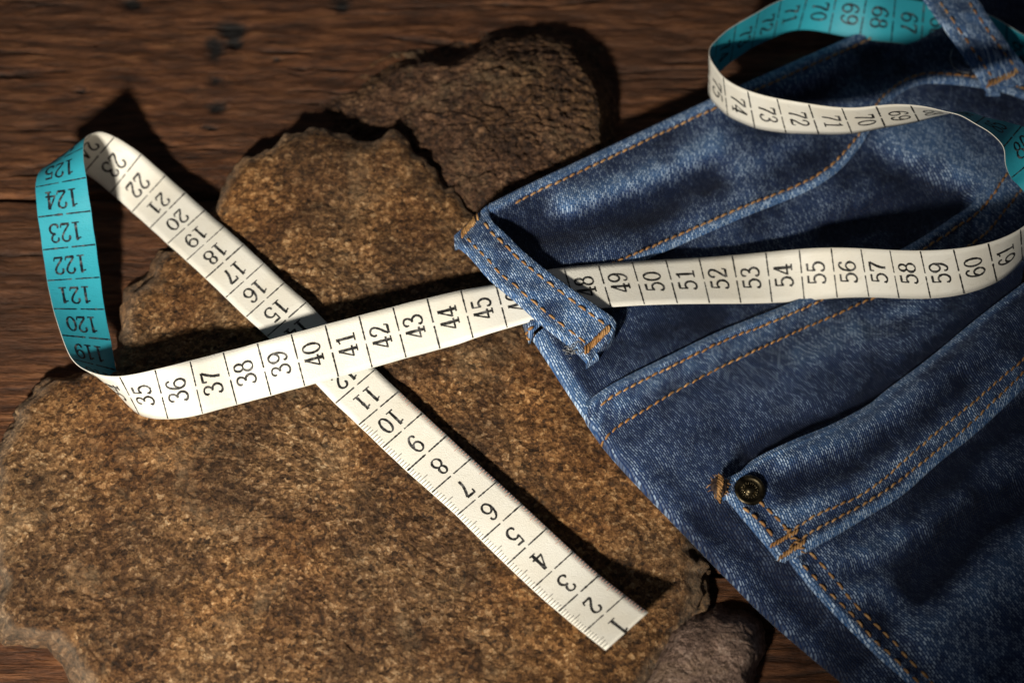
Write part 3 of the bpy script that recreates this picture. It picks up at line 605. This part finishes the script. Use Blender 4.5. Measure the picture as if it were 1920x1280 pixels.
# ================================================================== measuring tape
TAPE_W = 1.5; DS = 0.5
TA=[(3.555,-10.062,3.014),(3.234,-9.712,2.857),(2.913,-9.362,2.699),(2.601,-9.01,2.543),(2.275,-8.655,2.412),(1.948,-8.291,2.329),(1.611,-7.929,2.282),(1.278,-7.565,2.248),(0.94,-7.201,2.222),(0.607,-6.838,2.2),(0.27,-6.476,2.181),(-0.059,-6.116,2.142),(-0.396,-5.757,2.115),(-0.743,-5.4,2.11),(-1.092,-5.046,2.114),(-1.435,-4.695,2.111),(-1.775,-4.342,2.112),(-2.121,-3.991,2.115),(-2.46,-3.635,2.116),(-2.799,-3.28,2.094),(-3.132,-2.919,2.077),(-3.475,-2.56,2.069),(-3.808,-2.194,2.065),(-4.15,-1.832,2.037),(-4.489,-1.464,2.013),(-4.83,-1.097,2.006),(-5.173,-0.731,2.021),(-5.517,-0.368,2.078),(-5.859,-0.005,2.138),(-6.206,0.351,2.102),(-6.545,0.712,2.056),(-6.871,1.079,2.012),(-7.194,1.452,1.964),(-7.525,1.824,1.906),(-7.851,2.199,1.846),(-8.185,2.569,1.776),(-8.508,2.944,1.695),(-8.839,3.308,1.593),(-9.158,3.681,1.505),(-9.499,4.045,1.442),(-9.832,4.418,1.381),(-10.17,4.783,1.305),(-10.515,5.147,1.277),(-10.895,5.474,1.351),(-11.277,5.76,1.522),(-11.663,5.91,1.806),(-11.996,5.913,2.179),(-12.303,5.782,2.568),(-12.487,5.446,2.902),(-12.577,5.061,3.187),(-12.545,4.591,3.324),(-12.478,4.095,3.319),(-12.381,3.629,3.171),(-12.308,3.187,2.963),(-12.23,2.776,2.703),(-12.171,2.356,2.449),(-12.083,1.919,2.228),(-12.011,1.468,2.041),(-11.919,1.011,1.871),(-11.843,0.55,1.712),(-11.742,0.08,1.595),(-11.624,-0.398,1.52),(-11.485,-0.877,1.474),(-11.364,-1.356,1.426),(-11.24,-1.837,1.39),(-11.099,-2.316,1.394),(-10.91,-2.773,1.465),(-10.658,-3.182,1.595),(-10.325,-3.507,1.766),(-9.91,-3.72,1.943),(-9.453,-3.834,2.107),(-8.975,-3.864,2.239),(-8.49,-3.757,2.258),(-8.045,-3.552,2.164),(-7.604,-3.35,2.056),(-7.134,-3.197,2.055),(-6.66,-3.126,2.174),(-6.196,-3.054,2.315),(-5.721,-2.938,2.355),(-5.262,-2.76,2.321),(-4.818,-2.571,2.243),(-4.362,-2.392,2.204),(-3.897,-2.244,2.205),(-3.423,-2.108,2.24),(-2.956,-1.961,2.261),(-2.482,-1.809,2.248),(-2.016,-1.651,2.239),(-1.538,-1.529,2.289),(-1.084,-1.438,2.45),(-0.609,-1.332,2.569),(-0.13,-1.218,2.655),(0.363,-1.098,2.731),(0.853,-0.974,2.799),(1.341,-0.848,2.828),(1.824,-0.725,2.777),(2.305,-0.608,2.711),(2.787,-0.495,2.629),(3.272,-0.39,2.53),(3.756,-0.287,2.417),(4.238,-0.186,2.294),(4.717,-0.087,2.162),(5.193,0.01,2.024),(5.666,0.107,1.881),(6.137,0.202,1.735),(6.607,0.297,1.591),(7.076,0.391,1.458),(7.549,0.479,1.348),(8.026,0.556,1.277),(8.506,0.608,1.264),(8.98,0.621,1.318),(9.439,0.582,1.44),(9.87,0.487,1.619),(10.271,0.344,1.839),(10.647,0.169,2.082),(11.014,-0.017,2.333),(11.387,-0.191,2.579),(11.783,-0.33,2.807),(12.205,-0.413,3.009),(12.649,-0.422,3.176),(13.101,-0.345,3.309),(13.54,-0.177,3.411),(13.946,0.082,3.493),(14.3,0.428,3.567),(14.587,0.854,3.646),(14.774,1.332,3.724),(14.826,1.824,3.812),(14.71,2.278,3.938),(14.387,2.632,4.135),(14.054,2.596,4.559),(13.806,2.681,5.046),(13.669,2.927,5.516),(13.333,3.257,5.699),(12.927,3.552,5.753),(12.535,3.821,5.785),(12.113,4.02,5.723),(11.687,4.223,5.65),(11.26,4.395,5.535),(10.81,4.53,5.392),(10.355,4.612,5.23),(9.897,4.682,5.063),(9.447,4.807,4.908),(9.002,4.985,4.761),(8.569,5.191,4.615),(8.142,5.405,4.468),(7.721,5.632,4.321),(7.314,5.882,4.175),(6.93,6.166,4.035),(6.579,6.494,3.9),(6.283,6.883,3.779),(6.088,7.341,3.667),(5.945,7.83,3.562),(5.978,8.307,3.437),(6.216,8.728,3.339),(6.51,9.117,3.259),(6.855,9.463,3.187),(7.237,9.782,3.131),(7.622,10.103,3.069),(7.996,10.43,2.997),(8.382,10.724,2.911),(8.824,10.962,2.844),(9.287,11.15,2.777),(9.763,11.301,2.71),(10.251,11.409,2.639),(10.745,11.476,2.556),(11.237,11.518,2.448),(11.717,11.558,2.295),(12.182,11.588,2.105),(12.656,11.602,1.958),(13.144,11.593,1.849),(13.632,11.572,1.764),(14.122,11.496,1.748),(14.582,11.323,1.826),(14.965,11.04,1.972),(15.274,10.676,2.127),(15.535,10.273,2.268),(15.806,9.871,2.398),(16.092,9.479,2.525),(16.39,9.097,2.653),(16.697,8.723,2.782),(17.014,8.358,2.911),(17.339,8.0,3.039)]
TB=[(2.455,-11.081,2.987),(2.135,-10.732,2.828),(1.815,-10.382,2.668),(1.501,-10.033,2.509),(1.188,-9.677,2.371),(0.855,-9.32,2.265),(0.524,-8.957,2.189),(0.19,-8.594,2.137),(-0.144,-8.231,2.11),(-0.48,-7.87,2.101),(-0.814,-7.511,2.103),(-1.147,-7.154,2.118),(-1.475,-6.797,2.13),(-1.82,-6.446,2.118),(-2.166,-6.094,2.084),(-2.509,-5.741,2.036),(-2.852,-5.388,1.992),(-3.196,-5.028,1.984),(-3.545,-4.671,1.981),(-3.886,-4.306,1.984),(-4.23,-3.945,1.964),(-4.565,-3.578,1.929),(-4.908,-3.219,1.899),(-5.244,-2.851,1.93),(-5.585,-2.487,1.971),(-5.925,-2.123,2.0),(-6.266,-1.759,2.011),(-6.605,-1.395,1.984),(-6.943,-1.036,1.925),(-7.279,-0.671,1.877),(-7.615,-0.305,1.795),(-7.945,0.073,1.723),(-8.272,0.45,1.661),(-8.6,0.824,1.608),(-8.931,1.194,1.55),(-9.255,1.566,1.476),(-9.584,1.931,1.389),(-9.905,2.302,1.3),(-10.238,2.663,1.199),(-10.547,3.038,1.089),(-10.864,3.403,0.968),(-11.178,3.773,0.854),(-11.514,4.133,0.775),(-11.861,4.492,0.768),(-12.236,4.814,0.829),(-12.618,5.095,0.987),(-13.008,5.269,1.255),(-13.353,5.302,1.606),(-13.6,5.077,1.981),(-13.762,4.735,2.318),(-13.866,4.352,2.626),(-13.899,3.91,2.863),(-13.87,3.419,2.973),(-13.784,2.929,2.96),(-13.708,2.453,2.836),(-13.611,2.008,2.65),(-13.537,1.558,2.467),(-13.432,1.095,2.331),(-13.322,0.617,2.273),(-13.181,0.138,2.25),(-13.029,-0.337,2.258),(-12.851,-0.807,2.279),(-12.663,-1.267,2.325),(-12.464,-1.722,2.381),(-12.226,-2.149,2.484),(-11.918,-2.506,2.647),(-11.546,-2.784,2.831),(-11.138,-2.996,3.013),(-10.681,-3.105,3.173),(-10.194,-3.087,3.281),(-9.708,-2.974,3.319),(-9.239,-2.809,3.28),(-8.818,-2.583,3.143),(-8.411,-2.348,2.977),(-7.982,-2.125,2.852),(-7.524,-1.958,2.804),(-7.053,-1.858,2.898),(-6.582,-1.784,3.009),(-6.111,-1.669,3.076),(-5.648,-1.519,3.069),(-5.192,-1.341,3.033),(-4.736,-1.166,2.983),(-4.271,-0.995,2.952),(-3.811,-0.825,2.92),(-3.339,-0.665,2.896),(-2.868,-0.499,2.878),(-2.393,-0.333,2.828),(-1.929,-0.157,2.769),(-1.448,-0.009,2.742),(-0.96,0.121,2.706),(-0.466,0.242,2.699),(0.015,0.36,2.754),(0.496,0.482,2.83),(0.985,0.608,2.861),(1.475,0.733,2.794),(1.967,0.852,2.716),(2.46,0.965,2.629),(2.954,1.074,2.538),(3.447,1.179,2.444),(3.941,1.281,2.347),(4.434,1.382,2.251),(4.927,1.479,2.157),(5.42,1.574,2.068),(5.913,1.664,1.993),(6.407,1.745,1.938),(6.902,1.811,1.916),(7.394,1.854,1.937),(7.878,1.862,2.009),(8.344,1.826,2.133),(8.786,1.741,2.305),(9.198,1.61,2.513),(9.581,1.442,2.746),(9.942,1.249,2.995),(10.292,1.044,3.253),(10.639,0.838,3.512),(10.993,0.642,3.768),(11.363,0.466,4.015),(11.755,0.319,4.246),(12.169,0.214,4.456),(12.603,0.164,4.638),(13.049,0.184,4.79),(13.493,0.285,4.914),(13.923,0.481,5.02),(14.329,0.778,5.122),(14.692,1.159,5.215),(14.997,1.61,5.291),(15.226,2.121,5.333),(15.355,2.69,5.33),(15.224,3.257,5.285),(14.931,3.734,5.097),(14.468,4.077,4.97),(14.0,4.33,4.886),(13.519,4.545,4.798),(13.099,4.77,4.757),(12.658,4.855,4.592),(12.23,4.879,4.4),(11.796,4.871,4.211),(11.345,4.885,4.032),(10.889,4.925,3.861),(10.431,4.94,3.683),(9.969,4.981,3.512),(9.509,5.074,3.351),(9.058,5.208,3.196),(8.603,5.345,3.041),(8.15,5.496,2.889),(7.705,5.685,2.741),(7.284,5.921,2.594),(6.894,6.238,2.46),(6.54,6.591,2.328),(6.272,7.021,2.218),(6.069,7.473,2.103),(6.054,7.954,1.981),(6.229,8.412,1.875),(6.501,8.829,1.786),(6.818,9.216,1.71),(7.171,9.579,1.646),(7.54,9.924,1.592),(7.907,10.216,1.509),(8.298,10.491,1.433),(8.697,10.771,1.361),(9.156,10.939,1.296),(9.652,10.953,1.251),(10.138,10.837,1.249),(10.596,10.648,1.302),(11.048,10.455,1.395),(11.515,10.31,1.472),(12.007,10.238,1.477),(12.501,10.209,1.417),(12.975,10.222,1.274),(13.425,10.259,1.056),(13.875,10.315,0.842),(14.353,10.345,0.697),(14.849,10.305,0.656),(15.326,10.167,0.709),(15.752,9.931,0.82),(16.124,9.625,0.952),(16.45,9.271,1.083),(16.75,8.893,1.212),(17.035,8.502,1.337),(17.31,8.104,1.463),(17.579,7.702,1.589)]

TA = np.array(TA); TB = np.array(TB)
def _cr(arr, s):
    x = np.clip(np.asarray(s, float) / DS, 0, len(arr) - 1.0001); i = x.astype(int); t = (x - i)[..., None]
    g = lambda k: arr[np.clip(i + k, 0, len(arr) - 1)]
    a, b, c, d = g(-1), g(0), g(1), g(2)
    return 0.5 * (2 * b + (c - a) * t + (2 * a - 5 * b + 4 * c - d) * t ** 2 + (3 * b - a - 3 * c + d) * t ** 3)
def tape_at(s, t, off=0.0):
    """s along the tape (cm), t across it (0..1), off above the white face"""
    s = np.asarray(s, float); t = np.asarray(t, float)[..., None]
    a, b = _cr(TA, s), _cr(TB, s); a2, b2 = _cr(TA, s + .06), _cr(TB, s + .06); a1_, b1_ = _cr(TA, s - .06), _cr(TB, s - .06)
    T = (a2 - a1_) * (1 - t) + (b2 - b1_) * t; n = np.cross(a - b, T); n /= np.linalg.norm(n, axis=-1)[..., None] + 1e-12
    off = np.asarray(off, float)[..., None] if np.ndim(off) else off
    return a + (b - a) * t + n * off
tape = thing("measuring_tape", on_plane(700, 700, 1.8), "long cream and turquoise measuring tape looped over the stone and through the jeans", "tape measure")
S0, S1, TH = 0.2, 89.8, 0.022
sv = np.linspace(S0, S1, 900); tv = np.linspace(0, 1, 9)
Sg, Tg = np.meshgrid(sv, tv, indexing='ij')
front = tape_at(Sg, Tg, 0.0); back = tape_at(Sg, Tg, -TH); nS, nT = Sg.shape; F0 = grid_faces(nS, nT)
# white face together with the cut edges
V = np.concatenate([front.reshape(-1, 3), back[:, 0], back[:, -1], back[0], back[-1]]); f = F0.tolist(); o1 = nS * nT; o2 = o1 + nS; o3 = o2 + nS; o4 = o3 + nT
for i in range(nS - 1):
    f.append((i * nT, o1 + i, o1 + i + 1, (i + 1) * nT)); f.append((i * nT + nT - 1, (i + 1) * nT + nT - 1, o2 + i + 1, o2 + i))
for j in range(nT - 1):
    f.append((j, j + 1, o3 + j + 1, o3 + j)); f.append(((nS - 1) * nT + j, o4 + j, o4 + j + 1, (nS - 1) * nT + j + 1))
ws = mesh_obj("white_side", V, f, M_white, tape, label="cream side with black numbers")
ws.data.polygons.foreach_set("use_smooth", [k < len(F0) for k in range(len(f))])
bs = mesh_obj("blue_side", back.reshape(-1, 3), F0[:, ::-1], M_blue, tape, label="turquoise side with dark numbers")

def ell(cx, cy, rx, ry, a0=0, a1=360, n=26):
    a = np.radians(np.linspace(a0, a1, n)); return [(cx + rx * math.cos(x), cy + ry * math.sin(x)) for x in a]
GLYPH = {  # strokes of a slab-serif numeral: (points, width, smooth)
 '0': [(ell(.3, .5, .225, .43), 'o', 0)],
 '1': [([(.33, .02), (.33, .97)], .145, 0), ([(.13, .045), (.53, .045)], .075, 0), ([(.33, .93), (.24, .86), (.11, .82)], .085, 0)],
 '2': [([(.10, .70), (.10, .82), (.2, .94), (.36, .95), (.49, .84), (.49, .68), (.38, .47), (.2, .25), (.09, .08)], .115, 1), ([(.07, .065), (.52, .065)], .125, 0), ([(.515, .06), (.55, .24)], .07, 0), ([(.07, .72), (.15, .72)], .12, 0)],
 '3': [([(.08, .78), (.14, .91), (.28, .96), (.43, .89), (.46, .74), (.38, .59), (.24, .53)], .105, 1), ([(.24, .53), (.42, .49), (.52, .31), (.45, .11), (.27, .03), (.11, .09), (.07, .2)], .12, 1), ([(.05, .20), (.14, .20)], .12, 0), ([(.06, .78), (.14, .78)], .11, 0)],
 '4': [([(.40, .97), (.06, .30)], .085, 0), ([(.02, .285), (.58, .285)], .10, 0), ([(.40, .98), (.40, .04)], .155, 0), ([(.24, .04), (.57, .04)], .08, 0)],
 '5': [([(.12, .93), (.50, .93)], .12, 0), ([(.14, .95), (.115, .52)], .075, 0), ([(.115, .54), (.24, .62), (.41, .59), (.52, .41), (.49, .18), (.33, .04), (.15, .06), (.07, .18)], .12, 1), ([(.05, .18), (.14, .18)], .12, 0)],
 '6': [([(.49, .82), (.42, .94), (.27, .93), (.13, .75), (.07, .48), (.09, .22), (.2, .06), (.33, .03), (.46, .11), (.525, .3), (.46, .49), (.32, .57), (.17, .5), (.09, .36)], .115, 1), ([(.43, .82), (.53, .82)], .12, 0)],
 '7': [([(.06, .92), (.545, .92)], .125, 0), ([(.075, .95), (.06, .72)], .08, 0), ([(.52, .90), (.38, .62), (.28, .34), (.25, .02)], .13, 1)],
 '8': [(ell(.3, .735, .175, .215), 'o', 0), (ell(.3, .28, .225, .25), 'o', 0)],
}
GLYPH['9'] = [([(.6 - x, 1 - y) for x, y in p], w, s) for p, w, s in GLYPH['6']]
def stroke_mesh(pts, width, smooth):
    p = np.array(pts, float)
    p = spline(p, 26) if smooth else (p if len(p) > 8 else spline(p, 8))
    t = np.gradient(p, axis=0); t /= np.linalg.norm(t, axis=1)[:, None] + 1e-9; nr = np.stack([-t[:, 1], t[:, 0]], -1)
    w = (0.065 + 0.065 * np.abs(t[:, 1])) if width == 'o' else np.full(len(p), width) * (0.82 + 0.25 * np.abs(t[:, 1]) if smooth else 1.0)
    w = w * (1 + 0.10 * rng.standard_normal(len(p)))
    L = p + nr * w[:, None] / 2; R = p - nr * w[:, None] / 2
    v = np.stack([L, R], 1).reshape(-1, 2); n = len(p)
    return v, [(2 * i, 2 * i + 1, 2 * i + 3, 2 * i + 2) for i in range(n - 1)]
def numeral(text, s_mid, blue):
    h = 0.58; adv = 0.355 if len(text) < 3 else 0.32; wx = 0.56 if len(text) < 3 else 0.52
    total = adv * (len(text) - 1) + 0.6 * wx; x0 = -total / 2 + 0.03 + random.uniform(-.015, .015); s_mid += random.uniform(-.015, .015)
    bag = Bag(); k = 0
    for ch_i, ch in enumerate(text):
        for pts, w, sm in GLYPH[ch]:
            v, f = stroke_mesh(pts, w, sm); gx = x0 + ch_i * adv + v[:, 0] * wx; gy = (v[:, 1] - .5) * h
            tt = 0.5 + gx / TAPE_W; ss_ = s_mid + (gy if blue else -gy); off = 0.0045 + 0.0006 * k; k += 1
            bag.add(tape_at(ss_, tt, (-TH - off) if blue else off), f)
    o = bag.build("numeral", M_ink_blue if blue else M_ink, bs if blue else ws, smooth=False); return o
def tick(s, blue):
    bag = Bag(); w = random.uniform(.038, .052); g = random.uniform(-.012, .012)
    for (a, b) in ((0.012, .465 + g), (.53 + g, .988)):
        t = np.linspace(a, b, 16); jw = w * (1 + .18 * rng.standard_normal(16)); e = [tape_at(s + q * jw / 2, t, (-TH - .004) if blue else .004) for q in (-1, 1)]
        bag.add(np.stack(e, 1).reshape(-1, 3), [(2 * i, 2 * i + 1, 2 * i + 3, 2 * i + 2) for i in range(15)])
    bag.build("centimetre_mark", M_ink_blue if blue else M_ink, bs if blue else ws, smooth=False)
for n_ in list(range(1, 64)) + list(range(65, 78)):
    if 24 < n_ < 33: continue
    numeral(str(n_), n_ - 0.55, False); tick(float(n_), False)
for m_ in list(range(62, 91)) + list(range(117, 128)):
    numeral(str(m_), 150 - m_ + 0.55, True); tick(150.0 - m_, True)
fine = Bag(); red = Bag()
for i in range(3, 100):
    if i % 10 == 0: continue
    s = i / 10; l = .20 if i % 5 == 0 else .125; l *= random.uniform(.85, 1.1); w = .011
    def mark(t0, t1, bag):
        t = np.array([t0, t1]); e = [tape_at(np.array([s + q * w] * 2), t, .004) for q in (-1, 1)]; bag.add(np.stack(e, 1).reshape(-1, 3), [(0, 1, 3, 2)])
    mark(1 - l, .995, fine); mark(.006, l * .62, red)
fine.build("millimetre_marks", M_ink_faint, ws, smooth=False, kind="stuff"); red.build("faded_red_marks", M_ink_red, ws, smooth=False, kind="stuff")
settle(tape)
